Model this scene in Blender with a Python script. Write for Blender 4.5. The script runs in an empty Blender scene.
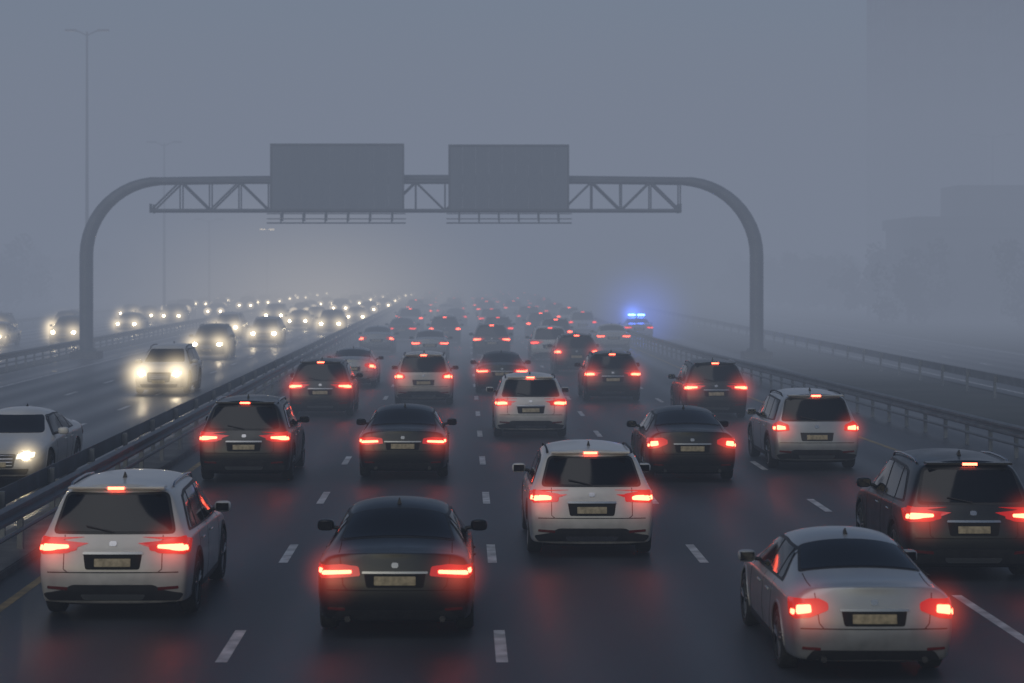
import bpy, bmesh, math, random
from mathutils import Vector, Matrix
from mathutils.bvhtree import BVHTree
from mathutils.geometry import delaunay_2d_cdt
random.seed(7)
R=random.Random(11)
sc=bpy.context.scene
sc.view_settings.view_transform='Standard'; sc.view_settings.look='None'; sc.view_settings.exposure=0

# ---------------------------------------------------------------- materials
def mat(name,base=(.5,.5,.5),rough=.5,metal=0,coat=0,emis=None,es=0,spec=.5):
    m=bpy.data.materials.new(name); m.use_nodes=True
    b=m.node_tree.nodes['Principled BSDF']
    b.inputs['Base Color'].default_value=(*base,1); b.inputs['Roughness'].default_value=rough
    b.inputs['Metallic'].default_value=metal; b.inputs['Coat Weight'].default_value=coat
    b.inputs['Coat Roughness'].default_value=.12
    b.inputs['Specular IOR Level'].default_value=spec
    if emis: 
        b.inputs['Emission Color'].default_value=(*emis,1); b.inputs['Emission Strength'].default_value=es
    return m
def noisy(m,scale,c1,c2,rlo=None,rhi=None,detail=6,bump=0,coord='Object',stretch=None):
    nt=m.node_tree; b=nt.nodes['Principled BSDF']
    tc=nt.nodes.new('ShaderNodeTexCoord'); n=nt.nodes.new('ShaderNodeTexNoise'); n.inputs['Scale'].default_value=scale; n.inputs['Detail'].default_value=detail
    src=tc.outputs[coord]
    if stretch:
        mp=nt.nodes.new('ShaderNodeMapping'); mp.inputs['Scale'].default_value=stretch; nt.links.new(src,mp.inputs[0]); src=mp.outputs[0]
    nt.links.new(src,n.inputs['Vector'])
    r=nt.nodes.new('ShaderNodeValToRGB'); r.color_ramp.elements[0].color=(*c1,1); r.color_ramp.elements[1].color=(*c2,1)
    r.color_ramp.elements[0].position=.35; r.color_ramp.elements[1].position=.68
    nt.links.new(n.outputs[0],r.inputs[0]); nt.links.new(r.outputs[0],b.inputs['Base Color'])
    if rlo is not None:
        mr=nt.nodes.new('ShaderNodeMapRange'); mr.inputs[1].default_value=.3; mr.inputs[2].default_value=.7; mr.inputs[3].default_value=rlo; mr.inputs[4].default_value=rhi
        nt.links.new(n.outputs[0],mr.inputs[0]); nt.links.new(mr.outputs[0],b.inputs['Roughness'])
    if bump:
        n2=nt.nodes.new('ShaderNodeTexNoise'); n2.inputs['Scale'].default_value=scale*8; n2.inputs['Detail'].default_value=4; nt.links.new(src,n2.inputs['Vector'])
        bp=nt.nodes.new('ShaderNodeBump'); bp.inputs['Strength'].default_value=bump; bp.inputs['Distance'].default_value=.02
        nt.links.new(n2.outputs[0],bp.inputs['Height']); nt.links.new(bp.outputs[0],b.inputs['Normal'])
    return m
def paint(name,c,metal=0,rough=.32,coat=.6):
    """body paint with road film: duller and darker towards the sills"""
    m=mat(name,c,rough,metal,coat)
    d=tuple(x*.82 for x in c)
    noisy(m,1.6,d,c,rough*.9,rough*1.35)
    nt=m.node_tree; b=nt.nodes['Principled BSDF']; N=nt.nodes.new; Lk=nt.links.new
    src=b.inputs['Base Color'].links[0].from_socket
    tc=N('ShaderNodeTexCoord'); sp=N('ShaderNodeSeparateXYZ'); Lk(tc.outputs['Object'],sp.inputs[0])
    n=N('ShaderNodeTexNoise'); n.inputs['Scale'].default_value=5; n.inputs['Detail'].default_value=7; Lk(tc.outputs['Object'],n.inputs['Vector'])
    mr=N('ShaderNodeMapRange'); mr.inputs[1].default_value=.95; mr.inputs[2].default_value=.25; mr.inputs[3].default_value=.04; mr.inputs[4].default_value=.95; Lk(sp.outputs[2],mr.inputs[0])
    mu=N('ShaderNodeMath'); mu.operation='MULTIPLY'; Lk(mr.outputs[0],mu.inputs[0]); Lk(n.outputs[0],mu.inputs[1])
    dirt=(.085,.08,.075,1) if c[0]>.1 else (.014,.014,.015,1)
    mx=N('ShaderNodeMix'); mx.data_type='RGBA'; mx.inputs[7].default_value=dirt; Lk(mu.outputs[0],mx.inputs[0]); Lk(src,mx.inputs[6]); Lk(mx.outputs[2],b.inputs['Base Color'])
    return m
P={'white':paint('paint_white',(.60,.58,.56)),'silver':paint('paint_silver',(.37,.385,.41),.35,.34),
   'black':paint('paint_black',(.004,.005,.007),0,.34,.25),'grey':paint('paint_dark_grey',(.016,.019,.024),.1,.36,.3),
   'blue':paint('paint_dark_blue',(.006,.010,.022),0,.36,.3),'beige':paint('paint_champagne',(.44,.41,.38),.2)}
M_glass=mat('car_glass',(.004,.005,.008),.07,0,0,spec=.30)
M_trim=noisy(mat('black_plastic',(.02,.02,.022),.55),6,(.008,.008,.010),(.018,.018,.020))
M_tlens=mat('tail_lens_lit',(.22,.008,.008),.15,0,.5,(1,.02,.015),.32)
M_tlit=mat('tail_lamp_lit',(.5,.03,.02),.3,0,0,(1,.10,.05),12)
M_plate=noisy(mat('number_plate',(.30,.26,.17),.5,0,0,(1,.7,.4),.015),14,(.16,.135,.08),(.32,.27,.17),detail=2)  # slight warm emission imitates light falling on the plate
M_chrome=mat('chrome',(.34,.34,.36),.25,1)
M_tire=noisy(mat('tyre_rubber',(.018,.018,.018),.8),9,(.010,.010,.010),(.022,.022,.022))
M_hlens=mat('head_lens',(.35,.36,.38),.12,.3,.6)
M_hoff=mat('head_lamp_off',(.6,.6,.62),.15,.6)
M_seam=mat('panel_gap',(.004,.004,.004),.9)
M_rim=mat('wheel_alloy',(.18,.19,.20),.4,.8)
M_well=mat('wheel_well',(.005,.005,.005),.95)
M_hlit=mat('head_lamp_lit',(1,.95,.85),.3,0,0,(1,.82,.54),110)
M_hlensl=mat('head_lens_lit',(.6,.6,.58),.12,.1,.5,(1,.9,.7),1.2)
M_toff=mat('tail_lens_off',(.10,.008,.008),.15,0,.5)
M_tlow=mat('tail_lamp_dim',(.5,.03,.02),.3,0,0,(1,.06,.035),5)
SLOTS=['paint',M_glass,M_trim,M_tlens,M_tlit,M_plate,M_chrome,M_tire,M_hlens,M_hoff,M_seam,M_rim,M_well,M_toff]
PAINT,GLASS,TRIM,TLENS,TLIT,PLATE,CHROME,TIRE,HLENS,HLAMP,SEAM,RIM,WELL,REFL=range(14)

# ---------------------------------------------------------------- mesh helpers
class Acc:
    def __init__(s): s.v=[];s.f=[];s.m=[];s.sm=[]
    def add(s,vs,fs,m,smooth=True):
        o=len(s.v); s.v+= [tuple(v) for v in vs]
        for i,f in enumerate(fs):
            s.f.append([k+o for k in f]); s.m.append(m[i] if isinstance(m,list) else m); s.sm.append(smooth)
    def mesh(s,name,mats):
        me=bpy.data.meshes.new(name); me.from_pydata(s.v,[],s.f)
        for mm in mats: me.materials.append(mm)
        me.polygons.foreach_set('material_index',s.m); me.polygons.foreach_set('use_smooth',s.sm); me.update()
        me.set_sharp_from_angle(angle=math.radians(38))
        return me
def box(acc,x0,x1,y0,y1,z0,z1,m,bev=0):
    bm=bmesh.new(); bmesh.ops.create_cube(bm,size=1)
    for v in bm.verts: v.co=Vector(((x0+x1)/2+v.co.x*(x1-x0),(y0+y1)/2+v.co.y*(y1-y0),(z0+z1)/2+v.co.z*(z1-z0)))
    if bev: bmesh.ops.bevel(bm,geom=bm.edges[:],offset=bev,segments=2,affect='EDGES')
    bm.verts.index_update()
    acc.add([v.co for v in bm.verts],[[v.index for v in f.verts] for f in bm.faces],m,bool(bev)); bm.free()
def tube(acc,path,rad,m,n=10,caps=True):
    path=[Vector(p) for p in path]; rs=rad if isinstance(rad,list) else [rad]*len(path)
    vs=[];fs=[]
    up0=None
    for i,p in enumerate(path):
        t=((path[min(i+1,len(path)-1)]-path[max(i-1,0)])).normalized()
        if up0 is None:
            up0=Vector((0,0,1)) if abs(t.z)<.9 else Vector((0,1,0))
        a=t.cross(up0).normalized(); b=a.cross(t).normalized(); up0=b
        for k in range(n):
            an=2*math.pi*k/n; vs.append(p+(a*math.cos(an)+b*math.sin(an))*rs[i])
    for i in range(len(path)-1):
        for k in range(n):
            fs.append([i*n+k,i*n+(k+1)%n,(i+1)*n+(k+1)%n,(i+1)*n+k])
    if caps: fs.append(list(range(n))[::-1]); fs.append([(len(path)-1)*n+k for k in range(n)])
    acc.add(vs,fs,m)
def rounded(poly,r,seg=4):
    out=[];n=len(poly)
    for i in range(n):
        p=Vector(poly[i]);a=Vector(poly[i-1]);b=Vector(poly[(i+1)%n])
        d1=(a-p);d2=(b-p); q=min(r,d1.length*.45,d2.length*.45)
        s=p+d1.normalized()*q; e=p+d2.normalized()*q
        for k in range(seg+1):
            t=k/seg; out.append((s*(1-t)**2+p*2*t*(1-t)+e*t*t))
    return out
def inpoly(p,poly):
    c=False;n=len(poly)
    for i in range(n):
        a=poly[i];b=poly[i-1]
        if (a[1]>p[1])!=(b[1]>p[1]) and p[0]<(b[0]-a[0])*(p[1]-a[1])/(b[1]-a[1])+a[0]: c=not c
    return c
DIR={'rear':Vector((0,1,0)),'front':Vector((0,-1,0)),'R':Vector((-1,0,0)),'L':Vector((1,0,0)),'top':Vector((0,0,-1))}
def org(ax,u,v):
    if ax=='rear': return Vector((u,-2,v))
    if ax=='front': return Vector((u,8,v))
    if ax=='R': return Vector((3,u,v))
    if ax=='L': return Vector((-3,u,v))
    return Vector((u,v,4))
def hit(bvh,ax,u,v,off):
    loc,nor,_,_=bvh.ray_cast(org(ax,u,v),DIR[ax])
    if loc is None: return None,None
    if nor.dot(DIR[ax])>0: nor=-nor
    return loc+nor*off,nor
def patch(acc,bvh,poly,ax,off,m,g=.045,r=.02,skirt=.02):
    poly=rounded(poly,r) if r else [Vector(p) for p in poly]
    b=[]
    for i in range(len(poly)):
        p=poly[i];q=poly[(i+1)%len(poly)];L=(q-p).length
        if L<1e-4: continue
        k=max(1,int(L/g)); 
        for t in range(k): b.append(p.lerp(q,t/k))
    n=len(b); edges=[(i,(i+1)%n) for i in range(n)]
    xs=[p.x for p in b];ys=[p.y for p in b]; pts=list(b)
    x=min(xs)+g*.5
    while x<max(xs):
        y=min(ys)+g*.5
        while y<max(ys):
            if inpoly((x,y),b) and min((Vector((x,y))-q).length for q in b)>g*.4: pts.append(Vector((x,y)))
            y+=g
        x+=g
    ov,oe,of,_,_,_=delaunay_2d_cdt(pts,edges,[],1,1e-5)
    V=[];N=[]
    for p in ov:
        a,nn=hit(bvh,ax,p.x,p.y,off); V.append(a);N.append(nn)
    fs=[];cnt={}
    for f in of:
        f=list(f)
        if any(V[k] is None for k in f): continue
        a,b_,c=V[f[0]],V[f[1]],V[f[2]]
        if (b_-a).cross(c-a).dot(N[f[0]])<0: f.reverse()
        fs.append(f)
        for i in range(3):
            e=(f[i],f[(i+1)%3]); cnt[e]=1
    idx={};vs=[]
    for i,p in enumerate(V):
        if p is not None: idx[i]=len(vs);vs.append(p)
    F=[[idx[k] for k in f] for f in fs]
    if skirt:
        low={}
        for (a,c) in list(cnt):
            if (c,a) in cnt: continue
            for k in (a,c):
                if k not in low: low[k]=len(vs); vs.append(V[k]-N[k]*(off+.004))
            F.append([idx[c],idx[a],low[a],low[c]])
    acc.add(vs,F,m,True)
def strip(acc,bvh,path,ax,w,off,m,step=.04):
    P2=[]
    path=[Vector(p) for p in path]
    for i in range(len(path)-1):
        L=(path[i+1]-path[i]).length;k=max(1,int(L/step))
        for t in range(k): P2.append(path[i].lerp(path[i+1],t/k))
    P2.append(path[-1])
    vs=[];fs=[];prev=None
    for i,p in enumerate(P2):
        t=(P2[min(i+1,len(P2)-1)]-P2[max(i-1,0)]).normalized(); n=Vector((-t.y,t.x))*w/2
        a,na=hit(bvh,ax,*(p+n),off); b,nb=hit(bvh,ax,*(p-n),off)
        if a is None or b is None: prev=None; continue
        k=len(vs); vs+=[a,b,a-na*(off+.003),b-nb*(off+.003)]
        if prev is not None:
            fs.append([prev,prev+1,k+1,k]); fs.append([prev,k,k+2,prev+2]); fs.append([prev+1,prev+3,k+3,k+1])
        prev=k
    acc.add(vs,fs,m,False)

def wheel(acc,cx,cy,r,side):
    prof=[(-.10,r-.09),(-.105,r-.03),(-.085,r-.006),(-.05,r),(.05,r),(.085,r-.006),(.105,r-.03),(.10,r-.09)]
    n=28;vs=[];fs=[];ms=[]
    for k in range(n):
        a=2*math.pi*k/n
        for (x,rr) in prof: vs.append((cx+x*side,cy+math.cos(a)*rr,r+math.sin(a)*rr))
    L=len(prof)
    for k in range(n):
        for i in range(L-1): fs.append([k*L+i,k*L+i+1,((k+1)%n)*L+i+1,((k+1)%n)*L+i])
    acc.add(vs,fs,TIRE)
    for (x,ra,rb,m) in ((.02,0,r-.085,WELL),(.098,r-.115,r-.082,RIM)):
        vs=[];fs=[]
        for k in range(n):
            a=2*math.pi*k/n
            vs+= [(cx+x*side,cy+math.cos(a)*max(ra,.001),r+math.sin(a)*max(ra,.001)),(cx+x*side,cy+math.cos(a)*rb,r+math.sin(a)*rb)]
        for k in range(n):
            j=(k+1)%n; fs.append([2*k,2*k+1,2*j+1,2*j])
        acc.add(vs,fs,m)
    for k in range(5):
        a=2*math.pi*(k+.25)/5; rr=r-.10
        for da in (-.13,.13):
            p=[(cx+.08*side,cy+math.cos(a+da*.3)*.03,r+math.sin(a+da*.3)*.03),(cx+.092*side,cy+math.cos(a+da)*rr,r+math.sin(a+da)*rr)]
            tube(acc,p,[.026,.018],RIM,6)
    tube(acc,[(cx+.05*side,cy,r),(cx+.1*side,cy,r)],.05,RIM,10)

def body(stations,capR,capF):
    """stations: list of (ys[10],xs[10],zs[10])"""
    bm=bmesh.new(); cr=bm.edges.layers.float.new('crease_edge')
    rings=[]
    for ys,xs,zs in stations:
        ring=[bm.verts.new((xs[j],ys[j],zs[j])) for j in range(10)]
        ring+=[bm.verts.new((-xs[j],ys[j],zs[j])) for j in range(8,0,-1)]
        rings.append(ring)
    n=18
    for a,b in zip(rings,rings[1:]):
        for k in range(n): bm.faces.new((a[k],a[(k+1)%n],b[(k+1)%n],b[k]))
    def J(ring,j,s): return ring[j] if s>0 or j in(0,9) else ring[18-j]
    for ring,st,bul in ((rings[0],stations[0],capR),(rings[-1],stations[-1],capF)):
        ys,xs,zs=st; rows=[[J(ring,2,1),J(ring,1,1),ring[0],J(ring,1,-1),J(ring,2,-1)]]
        for j in range(3,7):
            rows.append([J(ring,j,1),bm.verts.new((xs[j]*.55,ys[j]+bul*.75,zs[j])),bm.verts.new((0,ys[j]+bul,zs[j])),bm.verts.new((-xs[j]*.55,ys[j]+bul*.75,zs[j])),J(ring,j,-1)])
        rows.append([J(ring,7,1),J(ring,8,1),ring[9],J(ring,8,-1),J(ring,7,-1)])
        for a,b in zip(rows,rows[1:]):
            for k in range(4): bm.faces.new((a[k],a[k+1],b[k+1],b[k]))
        for j in range(2,7):
            for s in (1,-1):
                e=bm.edges.get((J(ring,j,s),J(ring,j+1,s)))
                if e: e[cr]=.38
        for row in (rows[0],rows[-1]):
            for k in range(4):
                e=bm.edges.get((row[k],row[k+1]))
                if e: e[cr]=.45
    for j,c in ((2,.5),(5,.45),(6,.25),(7,.3)):
        for a,b in zip(rings,rings[1:]):
            for s in (1,-1):
                e=bm.edges.get((J(a,j,s),J(b,j,s)))
                if e: e[cr]=c
    bmesh.ops.recalc_face_normals(bm,faces=bm.faces[:])
    me=bpy.data.meshes.new('t'); bm.to_mesh(me); bm.free()
    ob=bpy.data.objects.new('t',me); sc.collection.objects.link(ob)
    md=ob.modifiers.new('s','SUBSURF'); md.levels=3; md.render_levels=3
    return ob
def evalmesh(ob):
    dg=bpy.context.evaluated_depsgraph_get(); dg.update()
    return bpy.data.meshes.new_from_object(ob.evaluated_get(dg))

def make_car(kind,var=0):
    suv=kind=='suv'
    if suv:
        L=4.6 if var!=1 else 4.75; W=.945; H=1.66 if var!=2 else 1.60
        X =[0,.5,.90,.94,W,.925,.875,.70,.38,0]
        yr=[.14,.12,.14,.02+.04,.09,.17,.22,.50,.40,.37]
        if var==1: yr=[.14,.12,.14,.04,.08,.13,.17,.36,.28,.26]
        if var==2: yr=[.14,.12,.14,.06,.10,.18,.24,.66,.54,.50]
        Z=[.22,.22,.25,.47,.76,1.0,1.08,H-.09,H-.01,H+.005]
        def st(y,x=None,z=None,dy=None):
            ys=[y]*10 if dy is None else [y+d for d in dy]
            return (ys,x or X,z or Z)
        S=[(yr,[0,.48,.84,.885,.895,.88,.83,.655,.36,0],Z),
           ([.34]*6+[.40,.74,.66,.64],X,Z),
           st(.9,None,[.20,.20,.23,.47,.76,1.0,1.08,H-.065,H+.015,H+.03]),
           st(1.5,None,[.19,.19,.22,.46,.75,.985,1.07,H-.055,H+.025,H+.04]),
           st(2.1,None,[.19,.19,.22,.46,.75,.97,1.06,H-.06,H+.02,H+.035]),
           st(2.6,[0,.5,.90,.94,W,.925,.87,.67,.36,0],[.19,.19,.22,.46,.74,.96,1.04,H-.11,H-.03,H-.01]),
           st(3.4,[0,.5,.90,.94,W,.91,.86,.76,.42,0],[.2,.2,.23,.46,.73,.93,.99,1.04,1.07,1.08]),
           st(3.95,[0,.5,.89,.93,.93,.89,.83,.70,.40,0],[.2,.2,.23,.45,.70,.87,.93,.97,1.0,1.01]),
           st(L-.35,[0,.48,.86,.90,.90,.85,.79,.66,.38,0],[.22,.22,.25,.44,.64,.79,.85,.89,.92,.93]),
           ([L-.10,L-.04,L-.12,L-.06,L-.08,L-.16,L-.2,L-.24,L-.18,L-.16],[0,.45,.78,.80,.80,.76,.72,.62,.36,0],[.24,.24,.27,.44,.60,.72,.76,.80,.83,.84])]
        wr=.36; wy=(.92,.92+2.68)
    else:
        L=4.7; W=.925; H=1.435
        X =[0,.5,.88,.92,W,.90,.84,.72,.40,0]
        D=1.01 if var==0 else 1.04
        yr=[.14,.10,.13,.05,.06,.10,.12,.16,.08,.05]
        Zd=[.22,.22,.25,.45,.70,.89,.96,D-.01,D+.012,D+.02]
        Zr=[.19,.19,.22,.44,.69,.885,.97,H-.10,H-.02,H]
        Xr=[0,.5,.88,.92,W,.90,.83,.615,.34,0]
        def st(y,x,z): return ([y]*10,x,z)
        S=[(yr,[0,.46,.80,.85,.865,.84,.80,.69,.38,0],Zd),
           st(.34,X,Zd),
           st(.80 if var==0 else .7,X,[.20,.20,.23,.45,.70,.89,.965,D+.01,D+.035,D+.045]),
           st(1.62,Xr,Zr),
           st(2.15,Xr,[.18,.18,.21,.44,.69,.88,.965,H-.07,H+.01,H+.03]),
           st(2.70,Xr,[.18,.18,.21,.44,.68,.87,.955,H-.11,H-.035,H-.015]),
           st(3.45,[0,.5,.88,.92,W,.89,.84,.74,.42,0],[.19,.19,.22,.44,.67,.84,.90,.94,.97,.98]),
           st(3.95,[0,.5,.87,.91,.91,.87,.80,.68,.40,0],[.19,.19,.22,.43,.64,.79,.84,.87,.895,.90]),
           st(L-.35,[0,.46,.84,.88,.88,.83,.76,.64,.38,0],[.2,.2,.23,.40,.58,.71,.755,.785,.81,.815]),
           ([L-.08,L-.02,L-.12,L-.05,L-.08,L-.15,L-.19,L-.22,L-.15,L-.12],[0,.42,.74,.77,.77,.73,.69,.60,.36,0],[.22,.22,.25,.38,.52,.63,.67,.70,.73,.74])]
        wr=.335; wy=(.98,.98+2.75)
    ob=body(S,-.07,.14)
    me0=evalmesh(ob)
    bm=bmesh.new(); bm.from_mesh(me0); bvh=BVHTree.FromBMesh(bm); bm.free()
    cut=Acc()
    for cy in wy:
        for s in (1,-1):
            n=32;vs=[];fs=[]
            for xx in (s*.60,s*1.2):
                for k in range(n):
                    a=2*math.pi*k/n; vs.append((xx,cy+math.cos(a)*(wr+.055),wr+.01+math.sin(a)*(wr+.055)))
            for k in range(n): fs.append([k,(k+1)%n,n+(k+1)%n,n+k])
            fs.append(list(range(n)));fs.append([n+k for k in range(n)][::-1])
            cut.add(vs,fs,0,False)
    cm=cut.mesh('c',[]); bmm=bmesh.new(); bmm.from_mesh(cm); bmesh.ops.recalc_face_normals(bmm,faces=bmm.faces[:]); bmm.to_mesh(cm); bmm.free()
    me0.materials.clear(); me0.materials.append(P['white']); me0.materials.append(M_well)
    cm.materials.clear(); cm.materials.append(P['white']); cm.materials.append(M_well)
    for p in cm.polygons: p.material_index=1
    co=bpy.data.objects.new('c',cm); sc.collection.objects.link(co)
    b2=bpy.data.objects.new('b2',me0); sc.collection.objects.link(b2)
    md=b2.modifiers.new('b','BOOLEAN'); md.operation='DIFFERENCE'; md.object=co; md.solver='EXACT'
    me=evalmesh(b2)
    acc=Acc()
    acc.add([v.co.copy() for v in me.vertices],[list(p.vertices) for p in me.polygons],[WELL if p.material_index==1 else PAINT for p in me.polygons])
    for o in (ob,co,b2): bpy.data.objects.remove(o)
    for cy in wy:
        for s in (1,-1): wheel(acc,s*(W-.115),cy,wr,s)
    box(acc,-.7,.7,.5,L-.5,.16,.3,WELL)
    A=lambda poly,ax,off,m,**k: patch(acc,bvh,poly,ax,off,m,**k)
    mir=lambda poly,s:[(s*x,z) for x,z in poly]
    if suv:
        top=H-.13
        A([(-.76,1.07),(.76,1.07),(.63,top+.03),(-.63,top+.03)],'rear',.004,TRIM,r=.08)
        A([(-.715,1.10),(.715,1.10),(.60,top),(-.60,top)],'rear',.009,GLASS,r=.07)
        spy={0:.40,1:.27,2:.53}[var]
        box(acc,-.60,.60,spy-.10,spy+.14,H-.055,H-.025,PAINT,.012)
        box(acc,-.10,.10,spy-.112,spy-.09,H-.060,H-.026,TLIT,.003)
        tube(acc,[hit(bvh,'rear',0,1.09,.03)[0],hit(bvh,'rear',-.34,1.16,.03)[0]],.009,TRIM,6)
        if var==1:
            tl=[(.58,.88),(.87,.85),(.865,1.02),(.80,1.08),(.60,1.0)]; core=[(.66,.90),(.845,.89),(.84,.99),(.67,.965)]
            sd=[(.10,.86),(.26,.90),(.30,1.0),(.13,1.05)]
        elif var==2:
            tl=[(.50,.86),(.88,.84),(.87,1.03),(.48,.97)]; core=[(.60,.885),(.86,.87),(.85,.945),(.60,.935)]
            sd=[(.10,.85),(.36,.90),(.34,1.0),(.13,1.03)]
        else:
            tl=[(.44,.885),(.60,.85),(.88,.83),(.875,1.045),(.60,1.0),(.44,.96)]; core=[(.54,.905),(.86,.875),(.85,.955),(.54,.945)]
            sd=[(.08,.84),(.26,.85),(.42,.99),(.12,1.04)]
        for s in (1,-1):
            A(mir(tl,s),'rear',.012,TLENS,r=.025); A(mir(core,s),'rear',.018,TLIT,r=.02,g=.035)
            A(sd,'R' if s>0 else 'L',.011,TLENS,r=.02)
            A([(sd[0][0]+.03,sd[0][1]+.03),(sd[0][0]+.11,sd[0][1]+.04),(sd[0][0]+.11,sd[0][1]+.1),(sd[0][0]+.03,sd[0][1]+.1)],'R' if s>0 else 'L',.016,TLIT,r=.02,g=.03)
            A(mir([(.55,.40),(.80,.42),(.80,.455),(.55,.44)],s),'rear',.008,REFL,r=.01,g=.03)
        A([(-.33,.655),(.33,.655),(.36,.845),(-.36,.845)],'rear',.003,TRIM if var==1 else SEAM,r=.03)
        A([(-.22,.69),(.22,.69),(.22,.785),(-.22,.785)],'rear',.014,PLATE,r=.008)
        A([(-.37,.835),(.37,.835),(.36,.865),(-.36,.865)],'rear',.016,CHROME if var!=1 else PAINT,r=.01)
        A([(-.045,.93),(.045,.93),(.045,.99),(-.045,.99)],'rear',.012,CHROME,r=.04,g=.02)
        A([(-.80,.27),(.80,.27),(.86,.36),(.62,.40),(.5,.47),(-.5,.47),(-.62,.40),(-.86,.36)],'rear',.008,TRIM,r=.04)
        A([(-.36,.28),(.36,.28),(.40,.35),(-.40,.35)],'rear',.013,CHROME if var==2 else RIM,r=.03)
        strip(acc,bvh,[(-.80,.62),(.80,.62)],'rear',.012,.003,SEAM)
        if var!=1:
            for s in (1,-1): strip(acc,bvh,[(s*.60,1.06),(s*.60,.66),(s*.55,.62)],'rear',.010,.003,SEAM)
        side_top=H-.155
        wins=[[(.55,1.10),(1.02,1.075),(1.08,side_top-.02),(.86,side_top-.05)],[(1.10,1.07),(1.80,1.055),(1.86,side_top),(1.16,side_top-.01)],[(1.90,1.05),(2.86,1.035),(2.72,side_top-.20),(2.50,side_top-.03),(1.95,side_top)]]
        fr=[(.47,1.075),(1.1,1.05),(3.02,1.005),(2.78,side_top-.16),(2.54,side_top+.03),(1.9,side_top+.035),(1.1,side_top+.02),(.80,side_top-.03)]
        if var==1: wins[0]=[(.40,1.10),(1.02,1.075),(1.08,side_top-.01),(.62,side_top-.03)]; fr[0]=(.34,1.08); fr[-1]=(.56,side_top)
        belt=1.035; seamx=(1.08,1.88,3.05); hz=.90
        ws=[(-.72,1.10),(.72,1.10),(.58,H-.13),(-.58,H-.13)]
        hl=[(.44,.67),(.76,.70),(.76,.80),(.46,.77)]; hc=(.60,.735,.085)
        gr=[(-.38,.46),(.38,.46),(.42,.78),(-.42,.78)]
    else:
        A([(-.70,.84),(.70,.84),(.585,1.575),(-.585,1.575)],'top',.004,TRIM,r=.08)
        A([(-.66,.88),(.66,.88),(.555,1.54),(-.555,1.54)],'top',.009,GLASS,r=.07)
        box(acc,-.13,.13,.90,.94,D+.085,D+.10,TLIT,.003) if var==0 else None
        if var==0:
            tl=[(.40,.765),(.60,.745),(.86,.73),(.85,.875),(.62,.895),(.42,.87)]; core=[(.50,.79),(.84,.77),(.83,.82),(.50,.83)]
            sd=[(.08,.745),(.28,.76),(.38,.87),(.10,.885)]
        else:
            tl=[(.50,.80),(.70,.72),(.86,.70),(.85,.915),(.60,.925),(.50,.88)]; core=[(.68,.775),(.835,.75),(.83,.85),(.69,.86)]
            sd=[(.08,.70),(.24,.73),(.36,.90),(.10,.92)]
        for s in (1,-1):
            A(mir(tl,s),'rear',.012,TLENS,r=.025); A(mir(core,s),'rear',.018,TLIT,r=.02,g=.035)
            A(sd,'R' if s>0 else 'L',.011,TLENS,r=.02)
            A([(sd[0][0]+.03,sd[0][1]+.04),(sd[0][0]+.11,sd[0][1]+.05),(sd[0][0]+.11,sd[0][1]+.1),(sd[0][0]+.03,sd[0][1]+.1)],'R' if s>0 else 'L',.016,TLIT,r=.02,g=.03)
            A(mir([(.58,.36),(.78,.37),(.78,.40),(.58,.39)],s),'rear',.008,REFL,r=.01,g=.03)
            tube(acc,[(s*.55,.02,.265),(s*.55,.25,.265)],.035,TRIM,12)
        A([(-.33,.63),(.33,.63),(.36,.80),(-.36,.80)],'rear',.003,SEAM,r=.03)
        A([(-.24,.66),(.24,.66),(.24,.76),(-.24,.76)],'rear',.014,PLATE,r=.008)
        A([(-.38,.79),(.38,.79),(.38,.815),(-.38,.815)],'rear',.016,CHROME,r=.01)
        A([(-.04,.855),(.04,.855),(.04,.915),(-.04,.915)],'rear',.012,CHROME,r=.035,g=.02)
        A([(-.74,.25),(.74,.25),(.66,.36),(-.66,.36)],'rear',.008,TRIM,r=.04)
        strip(acc,bvh,[(-.80,.60),(.80,.60)],'rear',.012,.003,SEAM)
        for s in (1,-1):
            strip(acc,bvh,[(s*.64,.98),(s*.60,.66),(s*.55,.60)],'rear',.010,.003,SEAM)
            strip(acc,bvh,[(s*.66,.24),(s*.66,.80)],'top',.010,.002,SEAM)
        side_top=H-.145
        wins=[[(1.16,.985),(1.42,.98),(1.47,side_top-.04),(1.38,side_top-.08)],[(1.48,.98),(2.06,.97),(2.08,side_top+.01),(1.53,side_top-.02)],[(2.14,.97),(3.02,.95),(2.80,side_top-.11),(2.62,side_top-.02),(2.16,side_top+.01)]]
        fr=[(1.04,.96),(2.1,.945),(3.18,.925),(2.84,side_top-.07),(2.64,side_top+.02),(2.1,side_top+.04),(1.45,side_top+.0)]
        belt=.93; seamx=(1.46,2.11,3.12); hz=.80
        ws=[(-.70,1.0),(.70,1.0),(.55,H-.12),(-.55,H-.12)]
        hl=[(.40,.57),(.74,.60),(.74,.69),(.42,.66)]; hc=(.58,.63,.075)
        gr=[(-.36,.40),(.36,.40),(.40,.66),(-.40,.66)]
    for s,ax in ((1,'R'),(-1,'L')):
        A(fr,ax,.004,TRIM,r=.05)
        for w in wins: A(w,ax,.010,GLASS,r=.035)
        zlo=.30
        for k,x in enumerate(seamx):
            strip(acc,bvh,[(x,belt),(x+(.02 if k<2 else -.04),.62),(x+(.02 if k else .22),zlo)],ax,.010,.002,SEAM)
        strip(acc,bvh,[(seamx[0]+.22,zlo),(seamx[2],zlo)],ax,.010,.002,SEAM)
        for x in (seamx[0]+.10,seamx[1]+.10):
            p,nn=hit(bvh,ax,x,hz,.022);q,_=hit(bvh,ax,x+.18,hz,.022)
            tube(acc,[p,q],.014,CHROME if suv else PAINT,6)
        A([(wy[0]+.50,.235),(wy[1]-.50,.235),(wy[1]-.46,.33),(wy[0]+.46,.33)],ax,.008,TRIM,r=.02)
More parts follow.
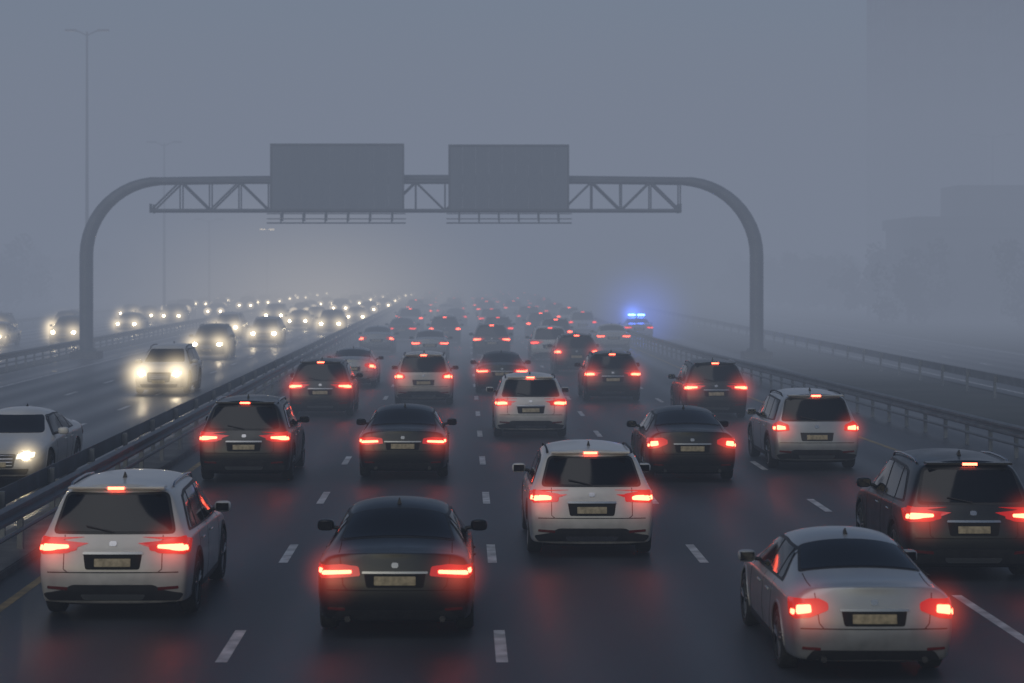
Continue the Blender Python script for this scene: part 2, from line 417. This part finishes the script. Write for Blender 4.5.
        for cy in wy:
            arc=[(cy+math.cos(a)*(wr+.075),wr+.01+math.sin(a)*(wr+.075)) for a in [math.pi*(-.02+1.04*k/24) for k in range(25)]]
            strip(acc,bvh,arc,ax,.05 if suv else .025,.010,TRIM if suv else PAINT)
        mx=W-.08; my=seamx[2]-.22; mz=belt+.07
        bm=bmesh.new(); bmesh.ops.create_uvsphere(bm,u_segments=14,v_segments=8,radius=1)
        vs=[];
        for v in bm.verts:
            c=v.co; sg=lambda t:math.copysign(abs(t)**.6,t)
            vs.append((s*(mx+.15)+sg(c.x)*.11,my+sg(c.y)*.07,mz+sg(c.z)*.075))
        bm.verts.index_update(); acc.add(vs,[[v.index for v in f.verts] for f in bm.faces],PAINT); bm.free()
        box(acc,s*(mx+.15)-.085,s*(mx+.15)+.085,my-.074,my-.064,mz-.052,mz+.052,GLASS)
        tube(acc,[(s*(mx-.06),my+.02,mz-.05),(s*(mx+.08),my+.01,mz-.03)],.025,TRIM,8)
        A(mir(hl,s),'front',.012,HLENS,r=.02,g=.04)
        cx,cz,hr=hc
        A(mir([(cx+hr*math.cos(t),cz+hr*.75*math.sin(t)) for t in [k*math.pi/7 for k in range(14)]],s),'front',.020,HLAMP,r=0,g=.03)
        if suv:
            pts=[(s*(X[7]-.06),y,0) for y in ([.78,.86,1.2,1.8,2.3,2.42] )]
            pp=[]
            for i,(px,py,_) in enumerate(pts):
                h,_=hit(bvh,'top',px,py,.0); pp.append(h+Vector((0,0,.012 if i in(0,5) else .045)))
            tube(acc,pp,.016,CHROME if var==0 else TRIM,8)
    A(ws,'front',.008,GLASS,r=.07)
    A(gr,'front',.010,TRIM,r=.05)
    A([(-.6,.27),(.6,.27),(.66,.38),(-.66,.38)],'front',.010,TRIM,r=.03)
    for k in range(4):
        z=gr[0][1]+.05+k*.06
        strip(acc,bvh,[(-.34,z),(.34,z)],'front',.012,.02,CHROME)
    A([(-.22,.42),(.22,.42),(.22,.51),(-.22,.51)],'front',.03,PLATE,r=.008)
    h,_=hit(bvh,'top',0,.95 if suv else 1.72,0)
    acc.add([h+Vector(t) for t in ((-.03,0,-.01),(.03,0,-.01),(0,.22,-.01),(-.006,.01,.075),(.006,.01,.075),(0,.08,.06))],[[0,3,4,1],[0,2,5,3],[1,4,5,2],[3,5,4]],TRIM)
    return acc.mesh(kind+'_mesh%d'%var,[P['white']]+SLOTS[1:])

# ------------------------------------------------ lamp glow painted in: small self-emitting volumes at the lamps, imitating scattered light
def glow_haze_mat(name,col,column,rad,p=3.0):
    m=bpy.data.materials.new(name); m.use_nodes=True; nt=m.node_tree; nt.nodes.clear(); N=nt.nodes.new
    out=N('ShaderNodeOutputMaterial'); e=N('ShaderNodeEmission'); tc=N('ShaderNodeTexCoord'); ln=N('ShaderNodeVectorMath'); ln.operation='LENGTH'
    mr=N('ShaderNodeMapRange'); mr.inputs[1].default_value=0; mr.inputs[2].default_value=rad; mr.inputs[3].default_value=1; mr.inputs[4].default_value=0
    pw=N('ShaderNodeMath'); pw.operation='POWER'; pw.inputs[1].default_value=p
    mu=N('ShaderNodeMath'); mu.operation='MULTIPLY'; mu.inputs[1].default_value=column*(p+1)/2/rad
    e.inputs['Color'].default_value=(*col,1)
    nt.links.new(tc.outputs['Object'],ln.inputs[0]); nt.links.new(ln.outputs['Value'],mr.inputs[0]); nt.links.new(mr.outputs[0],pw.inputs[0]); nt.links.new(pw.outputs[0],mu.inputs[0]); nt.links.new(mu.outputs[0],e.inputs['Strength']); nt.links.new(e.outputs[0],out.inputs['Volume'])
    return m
def flat_glow_mat(name,col,st):
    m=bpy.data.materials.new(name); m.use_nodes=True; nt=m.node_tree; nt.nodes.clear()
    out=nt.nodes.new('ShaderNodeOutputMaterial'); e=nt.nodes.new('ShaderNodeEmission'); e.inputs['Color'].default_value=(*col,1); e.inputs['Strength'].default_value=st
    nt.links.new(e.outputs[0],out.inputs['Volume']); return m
HZ={}
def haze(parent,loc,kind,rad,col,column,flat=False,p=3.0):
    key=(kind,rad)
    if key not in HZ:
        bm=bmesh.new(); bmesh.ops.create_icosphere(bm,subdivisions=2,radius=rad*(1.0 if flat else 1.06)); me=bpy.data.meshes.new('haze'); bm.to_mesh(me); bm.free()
        nm='painted_glow_%s_%d'%(kind,int(rad*100))
        me.materials.append(flat_glow_mat(nm,col,column/2/rad) if flat else glow_haze_mat(nm,col,column,rad,p)); HZ[key]=me
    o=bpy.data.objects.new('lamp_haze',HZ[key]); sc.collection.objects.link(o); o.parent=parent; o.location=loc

MESH={('suv',0):make_car('suv',0),('suv',1):make_car('suv',1),('suv',2):make_car('suv',2),('sedan',0):make_car('sedan',0),('sedan',1):make_car('sedan',1)}
def put(kind,var,col,x,y,onc=False,rot=0,dim=False,scale=1.05):
    name={'grey':'dark_grey','beige':'silver','blue':'dark_blue'}.get(col,col)+'_'+kind
    o=bpy.data.objects.new(name,MESH[(kind,var)]); sc.collection.objects.link(o)
    o.location=(x,y,0.004); o.rotation_euler=(0,0,math.radians(rot)+(math.pi if onc else 0)); o.scale=(scale,)*3
    def ov(i,m): o.material_slots[i].link='OBJECT'; o.material_slots[i].material=m
    ov(0,P[col])
    if onc: ov(HLAMP,M_hlit); ov(HLENS,M_hlensl); ov(TLENS,M_toff); ov(TLIT,M_toff)
    if dim: ov(TLIT,M_tlow)
    suv=kind=='suv'
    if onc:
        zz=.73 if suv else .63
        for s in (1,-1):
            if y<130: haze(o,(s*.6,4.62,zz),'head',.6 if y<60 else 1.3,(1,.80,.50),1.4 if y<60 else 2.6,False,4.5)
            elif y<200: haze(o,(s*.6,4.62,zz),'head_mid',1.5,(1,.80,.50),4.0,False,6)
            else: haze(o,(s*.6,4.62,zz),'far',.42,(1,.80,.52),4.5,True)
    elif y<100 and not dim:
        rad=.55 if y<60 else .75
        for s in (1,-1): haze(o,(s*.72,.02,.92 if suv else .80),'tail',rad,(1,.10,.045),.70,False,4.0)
    return o
near=[('suv',0,'white',-4.5,25.9,0,0),('sedan',0,'black',-.84,24.6,0,0),('suv',2,'white',2.0,31.6,0,0),('sedan',1,'silver',4.48,22.1,0,0),
('suv',0,'black',7.36,29.2,-1,0),('suv',0,'black',-4.68,43,0,0),('sedan',0,'black',-1.32,43.6,0,0),('sedan',1,'black',4.85,43,0,0),
('suv',1,'silver',7.95,45.6,0,0),('suv',2,'white',1.8,54.5,0,0),('suv',0,'black',-4.44,62.5,0,0),('suv',1,'beige',-1.36,68,0,0),
('suv',0,'black',7.7,61.8,0,0),('suv',2,'black',5.15,70,0,0),('sedan',0,'grey',1.4,74.5,0,0),('sedan',1,'silver',-4.38,78.5,0,0),
('suv',1,'grey',4.95,89,0,0),('suv',0,'white',4.3,101,0,1),('sedan',0,'silver',-1.74,103.6,0,0),('sedan',1,'silver',-4.8,111,0,0),
('suv',0,'black',1.45,106,0,0),('sedan',0,'white',8.5,115,0,0),('suv',1,'grey',5.4,119,0,0)]
for k,v,c,x,y,r,d in near: put(k,v,c,x,y,False,r,bool(d),1.0 if y<23 else 1.05)
cols=['white','white','silver','black','black','grey','beige','blue','black']
for ln in (-4.4,-1.2,2.1,5.3,8.4):
    y={-4.4:130,-1.2:124,2.1:126,5.3:138,8.4:141}[ln]
    while y<360:
        k,v=R.choice([('suv',0),('suv',1),('suv',2),('sedan',0),('sedan',1)])
        put(k,v,R.choice(cols),ln+R.uniform(-.5,.5),y+R.uniform(-1,1),dim=R.random()<.5)
        y+=R.uniform(12,26)
put('sedan',1,'white',-9.75,47.1,True,0)
put('suv',1,'white',-11.15,79,True,0)
for x,y in ((-13.2,109),(-12.1,127),(-9.6,150),(-13,163),(-16,141)): put(R.choice(['suv','sedan']),R.choice([0,1]),R.choice(cols),x,y,True)
for ln in (-9.6,-12.9,-16.2,-24.6,-27.9,-31.2):
    y=178 if ln>-20 else 128+R.uniform(0,20)
    while y<380:
        k,v=R.choice([('suv',0),('suv',1),('sedan',0),('sedan',1)])
        put(k,v,R.choice(cols),ln+R.uniform(-.4,.4),y,True)
        y+=R.uniform(14,38)
put('sedan',0,'silver',-28.2,125,True); put('suv',0,'silver',-31.5,139,True)

# ---------------------------------------------------------------- police car with light bar
pc=put('sedan',0,'white',11.5,133,False,0,True); pc.name='police_car'
la=Acc(); box(la,-.55,.55,-.14,.14,0,.05,0,.02); 
box(la,-.53,-.06,-.12,.12,.052,.15,1,.03); box(la,.06,.53,-.12,.12,.052,.15,1,.03)
M_blue=mat('police_beacon',(.05,.1,.6),.2,0,0,(.07,.18,1),45)
lb=bpy.data.objects.new('light_bar',la.mesh('lb',[M_trim,M_blue])); sc.collection.objects.link(lb); lb.parent=pc; lb.location=(0,2.1,1.46)
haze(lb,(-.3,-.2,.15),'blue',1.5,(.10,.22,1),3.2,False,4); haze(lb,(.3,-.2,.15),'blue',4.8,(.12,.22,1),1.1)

# ---------------------------------------------------------------- ground and roads
def sheet(name,x0,x1,y0,y1,z,m):
    me=bpy.data.meshes.new(name); me.from_pydata([(x0,y0,z),(x1,y0,z),(x1,y1,z),(x0,y1,z)],[],[[0,1,2,3]]); me.materials.append(m)
    o=bpy.data.objects.new(name,me); sc.collection.objects.link(o); return o
def asphalt(name,x0,pitch,wet):
    m=mat(name,(.05,.05,.05),.5,spec=.4); nt=m.node_tree; b=nt.nodes['Principled BSDF']; N=nt.nodes.new; Lk=nt.links.new
    tc=N('ShaderNodeTexCoord')
    def noise(scale,st,det=5):
        mp=N('ShaderNodeMapping'); mp.inputs['Scale'].default_value=st; Lk(tc.outputs['Object'],mp.inputs[0])
        n=N('ShaderNodeTexNoise'); n.inputs['Scale'].default_value=scale; n.inputs['Detail'].default_value=det; Lk(mp.outputs[0],n.inputs['Vector']); return n.outputs[0]
    big=noise(.35,(1,.12,1)); fine=noise(28,(1,1,1),3); med=noise(2.2,(1,.35,1))
    sp=N('ShaderNodeSeparateXYZ'); Lk(tc.outputs['Object'],sp.inputs[0])
    def mth(op,a,bv=None):
        n=N('ShaderNodeMath'); n.operation=op; Lk(a,n.inputs[0])
        if bv is not None:
            if isinstance(bv,(int,float)): n.inputs[1].default_value=bv
            else: Lk(bv,n.inputs[1])
        return n.outputs[0]
    t=mth('MULTIPLY',mth('SUBTRACT',sp.outputs[0],x0),4*math.pi/pitch)
    tr=mth('MULTIPLY',mth('ADD',mth('MULTIPLY',mth('COSINE',t),-1),1),.5)
    mixv=mth('ADD',mth('MULTIPLY',tr,.35),mth('MULTIPLY',big,.65))
    r=N('ShaderNodeValToRGB'); r.color_ramp.elements[0].position=.25; r.color_ramp.elements[1].position=.8
    r.color_ramp.elements[0].color=(.050,.058,.070,1); r.color_ramp.elements[1].color=(.026,.030,.038,1); Lk(mixv,r.inputs[0])
    mx=N('ShaderNodeMix'); mx.data_type='RGBA'; mx.blend_type='MULTIPLY'; mx.inputs[0].default_value=.6
    r2=N('ShaderNodeValToRGB'); r2.color_ramp.elements[0].color=(.45,.45,.45,1); r2.color_ramp.elements[1].color=(1.3,1.3,1.3,1); Lk(mth('ADD',mth('MULTIPLY',fine,.6),mth('MULTIPLY',med,.4)),r2.inputs[0])
    Lk(r.outputs[0],mx.inputs[6]); Lk(r2.outputs[0],mx.inputs[7]); Lk(mx.outputs[2],b.inputs['Base Color'])
    mr=N('ShaderNodeMapRange'); mr.inputs[1].default_value=.25; mr.inputs[2].default_value=.8; mr.inputs[3].default_value=.62-wet; mr.inputs[4].default_value=.42-wet; Lk(mixv,mr.inputs[0]); Lk(mr.outputs[0],b.inputs['Roughness'])
    bp=N('ShaderNodeBump'); bp.inputs['Strength'].default_value=.35; bp.inputs['Distance'].default_value=.01; Lk(fine,bp.inputs['Height']); Lk(bp.outputs[0],b.inputs['Normal'])
    return m
M_as=asphalt('asphalt_damp',-2.8,3.25,.02); M_as2=asphalt('asphalt_wet',-7.95,3.3,.14)
M_grass=noisy(mat('verge_grass',(.03,.04,.03),.9),.4,(.018,.024,.018),(.04,.043,.036),bump=.4)
M_conc=noisy(mat('concrete',(.2,.2,.2),.8),1.3,(.07,.07,.075),(.13,.13,.13),bump=.3)
sheet('ground',-1500,1500,-200,3000,-.04,M_grass)
sheet('highway_road',-6.75,15.0,-20,1200,0,M_as)
sheet('opposite_road',-20.4,-7.75,-20,1200,0,M_as2)
sheet('outer_road',-34.5,-21.8,-20,1200,0,M_as2)
sheet('frontage_road',20,31,-20,1200,0,M_as)
ma=Acc(); box(ma,-7.75,-6.75,-20,1200,-.05,.13,0,.02)
o=bpy.data.objects.new('median_kerb',ma.mesh('med',[M_conc])); sc.collection.objects.link(o)
M_wl=noisy(mat('road_paint_white',(.6,.6,.6),.6),3,(.30,.30,.31),(.62,.62,.63))
M_yl=noisy(mat('road_paint_yellow',(.5,.35,.1),.6),3,(.15,.11,.05),(.32,.22,.08))
mk=Acc()
def q(x0,x1,y0,y1,m,z=.004): mk.add([(x0,y0,z),(x1,y0,z),(x1,y1,z),(x0,y1,z)],[[0,1,2,3]],m,False)
for lx in (-2.8,.44,3.72,6.85):
    for k in range(75):
        y=24.4+8*k
        if lx==6.85 and y<30: continue
        if lx==3.72 and y<30: continue
        if lx==6.85: y-=1.3
        q(lx-.07,lx+.07,y-1.05,y+1.05,0)
    if lx<3: q(lx-.07,lx+.07,15.4,17.4,0)
q(6.78,6.92,-20,28.2,0)
q(-6.27,-6.13,-20,1200,1)
pl=[(11.6,-20),(11.5,30),(10.95,50),(10.3,70),(10.1,95),(10.05,1200)]
for (a,ya),(b,yb) in zip(pl,pl[1:]): mk.add([(a-.07,ya,.004),(a+.07,ya,.004),(b+.07,yb,.004),(b-.07,yb,.004)],[[0,1,2,3]],1,False)
for lx in (-11.25,-14.55):
    for k in range(80): q(lx-.07,lx+.07,10+8*k,12.2+8*k,0)
q(-8.25,-8.11,-20,1200,1); q(-18.2,-18.05,-20,1200,0); q(-22.6,-22.45,-20,1200,0); q(-33.5,-33.35,-20,1200,0)
for lx in (-26.2,-29.5):
    for k in range(80): q(lx-.07,lx+.07,10+8*k,12.2+8*k,0)
q(20.6,20.75,-20,1200,0); q(30.3,30.45,-20,1200,0)
for k in range(80): q(25.4,25.55,10+8*k,12.2+8*k,0)
o=bpy.data.objects.new('road_markings',mk.mesh('mk',[M_wl,M_yl])); sc.collection.objects.link(o)

# ---------------------------------------------------------------- guardrails
M_galv=noisy(mat('galvanised_steel',(.3,.31,.33),.5,.5),2,(.10,.11,.125),(.20,.215,.235),.45,.7)
def guardrail(name,path,side,z0=0,lower=True,step=2.0):
    a=Acc(); prof=[(0,.52),(.07,.56),(.07,.61),(.01,.65),(.01,.69),(.07,.73),(.07,.78),(0,.82),(-.012,.82),(-.012,.52)]
    pts=[]
    for (x0,y0),(x1,y1) in zip(path,path[1:]):
        L=math.hypot(x1-x0,y1-y0);k=max(1,int(L/4))
        for t in range(k): pts.append((x0+(x1-x0)*t/k,y0+(y1-y0)*t/k))
    pts.append(path[-1]); n=len(prof);vs=[];fs=[]
    for x,y in pts:
        for p,z in prof: vs.append((x+p*side,y,z+z0))
    for i in range(len(pts)-1):
        for k in range(n): fs.append([i*n+k,i*n+(k+1)%n,(i+1)*n+(k+1)%n,(i+1)*n+k])
    a.add(vs,fs,0,False)
    if lower: tube(a,[(x-.01*side,y,.34+z0) for x,y in pts],.035,0,6)
    d=0;
    for (x0,y0),(x1,y1) in zip(path,path[1:]):
        L=math.hypot(x1-x0,y1-y0)
        while d<L:
            x=x0+(x1-x0)*d/L;y=y0+(y1-y0)*d/L
            if y<300: box(a,x-side*.13,x-side*.04,y-.04,y+.04,z0-.06,z0+.80,0); box(a,x-side*.04,x-side*.013,y-.06,y+.06,z0+.56,z0+.78,0)
            d+=step
        d-=L
    o=bpy.data.objects.new(name,a.mesh('gr',[M_galv])); sc.collection.objects.link(o)
guardrail('guardrail',[(-6.92,5),(-6.92,900)],1,.13,True,3)
guardrail('guardrail',[(-7.6,5),(-7.6,900)],-1,.13,False,4)
guardrail('guardrail',[(14.2,5),(13.9,38),(13.2,50),(12.2,72),(11.1,95),(10.7,115),(10.7,900)],-1,0)
guardrail('guardrail',[(-20.9,5),(-20.9,900)],1,0)
guardrail('guardrail',[(19.2,5),(19.2,900)],1,0,False,4)
guardrail('guardrail',[(-35,5),(-35,900)],1,0,False,4)

# ---------------------------------------------------------------- gantry
M_st=noisy(mat('gantry_steel',(.16,.17,.18),.5,.3),1.2,(.070,.082,.10),(.115,.13,.155))
M_sg=noisy(mat('sign_aluminium',(.18,.19,.2),.6,.1),.5,(.14,.165,.20),(.155,.18,.215),stretch=(3,1,.3))
GY=106.; XL,XR=-19.75,15.3; ZT=9.25; rad=3.9
g=Acc()
def archpath():
    p=[(XL,0,0),(XL,0,2),(XL,0,ZT-rad)]
    for k in range(1,13):
        a=math.pi-(math.pi/2)*k/12; p.append((XL+rad+rad*math.cos(a),0,ZT-rad+rad*math.sin(a)))
    n=16
    for k in range(1,n): p.append((XL+rad+(XR-XL-2*rad)*k/n,0,ZT+.12*math.sin(math.pi*k/n)))
    for k in range(13):
        a=math.pi/2-(math.pi/2)*k/12; p.append((XR-rad+rad*math.cos(a),0,ZT-rad+rad*math.sin(a)))
    p+=[(XR,0,2),(XR,0,0)]
    return p
ap=archpath(); rr=[]
for x,y,z in ap:
    if z<ZT-rad+.01: rr.append(.36)
    elif x<XL+rad: rr.append(.36-.13*(x-XL)/rad)
    elif x>XR-rad: rr.append(.36-.13*(XR-x)/rad)
    else: rr.append(.21)
tube(g,ap,rr,0,18)
for x in (XL,XR):
    box(g,x-.75,x+.75,-.75,.75,-.05,.35,1,.03); tube(g,[(x,0,.35),(x,0,.42)],.55,0,18)
    for k in range(8):
        an=math.pi*k/4; tube(g,[(x+.47*math.cos(an),.47*math.sin(an),.4),(x+.47*math.cos(an),.47*math.sin(an),.52)],.03,0,6)
x0,x1=-16.3,11.25; zl=7.7
for yy in (-.55,.55):
    tube(g,[(x0,yy,zl),(x1,yy,zl)],.09,0,10)
    tube(g,[(x0+.4,yy,ZT-.05),(x1-.4,yy,ZT-.05)],.08,0,10)
    n=18
    dx=(x1-x0)/n
    for k in range(n):
        xa=x0+k*dx;xb=xa+dx
        za,zb=(zl,ZT-.05) if k%2==0 else (ZT-.05,zl)
        tube(g,[(xa,yy,za),(xb,yy,zb)],.05,0,8)
        tube(g,[(xb,yy,zl),(xb,yy,ZT-.05)],.038,0,8)
    for xx in (x0,x1): tube(g,[(xx,yy,zl-.12),(xx,yy,zl+.35)],.07,0,8)
for k in range(n+1):
    xx=x0+k*dx; tube(g,[(xx,-.55,zl),(xx,.55,zl)],.04,0,6)
    if 0<k<n: tube(g,[(xx,-.55,ZT-.05),(xx,.55,ZT-.05)],.04,0,6)
gm=g.mesh('gantry',[M_st,M_conc])
gantry=bpy.data.objects.new('sign_gantry',gm); sc.collection.objects.link(gantry); gantry.location=(0,GY,0)
def signboard(xa,xb,za,zb):
    s=Acc(); n=9; w=(xb-xa)/n
    for k in range(n): box(s,xa+k*w+.003,xa+(k+1)*w-.003,-.95,-.89,za,zb,0,.006)
    for zz in (za,zb): box(s,xa-.05,xb+.05,-.975,-.875,zz-.06,zz+.06,1,.01)
    for xx in (xa,xb): box(s,xx-.05,xx+.05,-.975,-.875,za+.062,zb-.062,1,.01)
    for zz in (za+.8,(za+zb)/2,zb-.8): box(s,xa+.1,xb-.1,-.885,-.80,zz-.05,zz+.05,1)
    m=6
    for k in range(m):
        xx=xa+(xb-xa)*(k+.5)/m
        box(s,xx-.05,xx+.05,-.797,-.66,7.3,zb-.2,1)
        box(s,xx-.04,xx+.04,-1.7,-.6,7.14,7.22,1); box(s,xx-.03,xx+.03,-1.72,-1.66,7.0,7.5,1)
    box(s,xa-.15,xb+.15,-1.7,-1.05,7.225,7.26,1)
    tube(s,[(xa-.15,-1.69,7.5),(xb+.15,-1.69,7.5)],.03,1,6); tube(s,[(xa-.15,-1.69,7.02),(xb+.15,-1.69,7.02)],.04,1,6)
    o=bpy.data.objects.new('overhead_traffic_sign',s.mesh('sg',[M_sg,M_st])); sc.collection.objects.link(o); o.location=(0,GY,0)
signboard(-10.0,-3.15,7.72,11.1); signboard(-.76,5.4,7.72,11.05)

# ---------------------------------------------------------------- lamp posts
M_pole=noisy(mat('pole_steel',(.2,.2,.21),.5,.3),1,(.12,.13,.14),(.2,.2,.21))
M_lampon=mat('street_lamp_lit',(1,.9,.7),.3,0,0,(1,.8,.5),60)
def lamp(x,y,h,lit=False,arm=2.0):
    a=Acc(); tube(a,[(0,0,0),(0,0,h*.5),(0,0,h)],[.16,.12,.07],0,10)
    for s in (1,-1):
        tube(a,[(0,0,h-.3),(s*arm*.5,0,h),(s*arm,0,h+.1)],.05,0,8); box(a,s*arm-.45,s*arm+.45,-.14,.14,h+.02,h+.16,0,.04)
        box(a,s*arm-.38,s*arm+.38,-.1,.1,h-.01,h+.017,1)
    box(a,-.25,.25,-.25,.25,-.05,.25,0,.02)
    o=bpy.data.objects.new('street_lamp',a.mesh('lamp',[M_pole,M_lampon if lit else M_hoff])); sc.collection.objects.link(o); o.location=(x,y,0)
lamp(-27.9,150,22.3,False,1.2)
lamp(-28.1,190,16.6,False,1.2); lamp(-28.9,230,10.4,False,1.2); lamp(-26.8,276,10.3,True,.6); lamp(60,230,20)

# ---------------------------------------------------------------- buildings
M_bld=noisy(mat('building_concrete',(.2,.2,.2),.8),.2,(.09,.10,.11),(.13,.14,.15))
M_win=mat('window_glass',(.03,.035,.04),.15)
def tower(name,x,y,w,d,h,fl=3.4,bay=3.2):
    a=Acc(); box(a,-w/2,w/2,-d/2,d/2,0,h,0)
    nf=int(h/fl); nb=int(w/bay); nd=int(d/bay)
    for f in range(nf):
        z=f*fl+1.0
        for k in range(nb):
            xx=-w/2+(k+.5)*w/nb; box(a,xx-bay*.33,xx+bay*.33,-d/2-.06,-d/2-.003,z,z+fl*.55,1)
        for k in range(nd):
            yy=-d/2+(k+.5)*d/nd; box(a,-w/2-.06,-w/2-.003,yy-bay*.33,yy+bay*.33,z,z+fl*.55,1)
        box(a,-w/2-.15,w/2+.15,-d/2-.15,-d/2-.07,z-.35,z-.1,0)
    box(a,-w/2-.3,w/2+.3,-d/2-.3,d/2+.3,h+.003,h+1,0); box(a,-w/4,w/4,-d/4,d/4,h+1,h+4,0)
    o=bpy.data.objects.new(name,a.mesh('bld',[M_bld,M_win])); sc.collection.objects.link(o); o.location=(x,y,0)
tower('high_rise_building',66,290,14,14,80); tower('high_rise_building',88,300,18,14,70); tower('high_rise_building',78,225,14,18,16)
tower('office_building',50,190,18,14,8.5); tower('apartment_building',-95,330,30,14,36); tower('apartment_building',-140,380,26,16,55)

# ---------------------------------------------------------------- distant trees
M_leaf=noisy(mat('foliage',(.05,.06,.04),.8),.6,(.020,.026,.018),(.055,.062,.045)); M_bark=mat('bark',(.05,.04,.035),.9)
def treerow(spots):
    a=Acc(); T=random.Random(3)
    for x,y,h in spots:
        tube(a,[(x,y,-.05),(x+.1,y,h*.3),(x+T.uniform(-.3,.3),y,h*.6)],[.22,.16,.08],1,7)
        for k in range(7):
            an=T.uniform(0,6.28);z0=h*T.uniform(.2,.5); tube(a,[(x,y,z0),(x+math.cos(an)*h*.2,y+math.sin(an)*h*.2,z0+h*.22)],[.07,.03],1,5)
        cl=[(x+T.gauss(0,h*.20),y+T.gauss(0,h*.2),h*T.uniform(.15,.92),h*T.uniform(.10,.19)) for _ in range(22)]
        vs=[];fs=[]
        for cx,cy,cz,cr in cl:
            for _ in range(80):
                d=Vector((T.gauss(0,1),T.gauss(0,1),T.gauss(0,1))).normalized()*cr*T.uniform(.4,1.1)
                p=Vector((cx,cy,cz))+d; u=Vector((T.gauss(0,1),T.gauss(0,1),T.gauss(0,1))).normalized(); w=u.orthogonal().normalized(); sz=T.uniform(.15,.34)
                k=len(vs); vs+=[p-u*sz,p+w*sz*.6,p+u*sz,p-w*sz*.6]; fs.append([k,k+1,k+2,k+3])
        a.add(vs,fs,0,False)
    o=bpy.data.objects.new('tree_row',a.mesh('trees',[M_leaf,M_bark])); sc.collection.objects.link(o)
T=random.Random(5)
treerow([(T.uniform(38,52),y+T.uniform(-3,3),T.uniform(5,7.5)) for y in range(165,300,5)])
treerow([(T.uniform(-66,-50),y+T.uniform(-3,3),T.uniform(6,9)) for y in range(210,400,9)])

# ---------------------------------------------------------------- fog: thin haze near, denser banks further up the road
def fogbox(name,sig,col,x0,x1,y0,y1,z0,z1):
    fm=bpy.data.materials.new(name); fm.use_nodes=True; nt=fm.node_tree; nt.nodes.clear()
    out=nt.nodes.new('ShaderNodeOutputMaterial'); ab=nt.nodes.new('ShaderNodeVolumeAbsorption'); em=nt.nodes.new('ShaderNodeEmission'); a1=nt.nodes.new('ShaderNodeAddShader')
    ab.inputs['Color'].default_value=(0,0,0,1); ab.inputs['Density'].default_value=sig
    em.inputs['Color'].default_value=(*col,1); em.inputs['Strength'].default_value=sig  # emission put in to imitate daylight scattered by the fog
    nt.links.new(ab.outputs[0],a1.inputs[0]); nt.links.new(em.outputs[0],a1.inputs[1]); nt.links.new(a1.outputs[0],out.inputs['Volume'])
    fa=Acc(); box(fa,x0,x1,y0,y1,z0,z1,0)
    fo=bpy.data.objects.new(name,fa.mesh('fog',[fm])); sc.collection.objects.link(fo)
FC=(.165,.200,.272)
fogbox('fog',.0020,FC,-330,330,-60,920,-1,46)
fogbox('fog_bank',.0042,FC,-322,322,44,910,-.9,38)
fogbox('fog_bank',.0115,(.205,.228,.285),-314,314,82,900,-.8,26)
# added warm emission volume, imitating headlight glow in fog above the oncoming lanes
gm_=glow_haze_mat('painted_headlight_glow',(1,.84,.60),.20,1,2.0)
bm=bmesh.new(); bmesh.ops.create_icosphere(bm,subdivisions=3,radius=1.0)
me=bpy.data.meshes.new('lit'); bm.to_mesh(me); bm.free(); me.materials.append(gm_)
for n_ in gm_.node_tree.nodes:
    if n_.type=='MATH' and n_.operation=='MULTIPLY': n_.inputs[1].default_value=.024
lo=bpy.data.objects.new('painted_headlight_glow',me); sc.collection.objects.link(lo); lo.location=(-15,240,1); lo.scale=(26,145,15)

# ---------------------------------------------------------------- light
w=bpy.data.worlds.new('World'); sc.world=w; w.use_nodes=True; nt=w.node_tree
bg=nt.nodes['Background']; sky=nt.nodes.new('ShaderNodeTexSky'); sky.sky_type='NISHITA'; sky.sun_disc=False
sky.sun_elevation=math.radians(14); sky.sun_rotation=math.radians(200); sky.dust_density=2; sky.air_density=1
tint=nt.nodes.new('ShaderNodeMix'); tint.data_type='RGBA'; tint.blend_type='MULTIPLY'; tint.inputs[0].default_value=1; tint.inputs[7].default_value=(.76,.94,1.18,1)
nt.links.new(sky.outputs[0],tint.inputs[6]); nt.links.new(tint.outputs[2],bg.inputs[0]); bg.inputs[1].default_value=.052
sl=bpy.data.lights.new('sun','SUN'); sl.energy=.5; sl.angle=math.radians(40); sl.color=(1,.97,.95)
so=bpy.data.objects.new('sun',sl); sc.collection.objects.link(so); so.rotation_euler=(math.radians(42),0,math.radians(-20))

# ---------------------------------------------------------------- camera
cd=bpy.data.cameras.new('camera'); cam=bpy.data.objects.new('camera',cd); sc.collection.objects.link(cam)
cam.location=(0,0,4.5); cam.rotation_euler=(math.radians(90),0,0); cd.sensor_width=36; cd.lens=2027/1024*36
cd.shift_x=48/1024; cd.shift_y=-69.5/1024; cd.clip_start=.1; cd.clip_end=4000
cd.dof.use_dof=True; cd.dof.focus_distance=36; cd.dof.aperture_fstop=1.6
sc.camera=cam
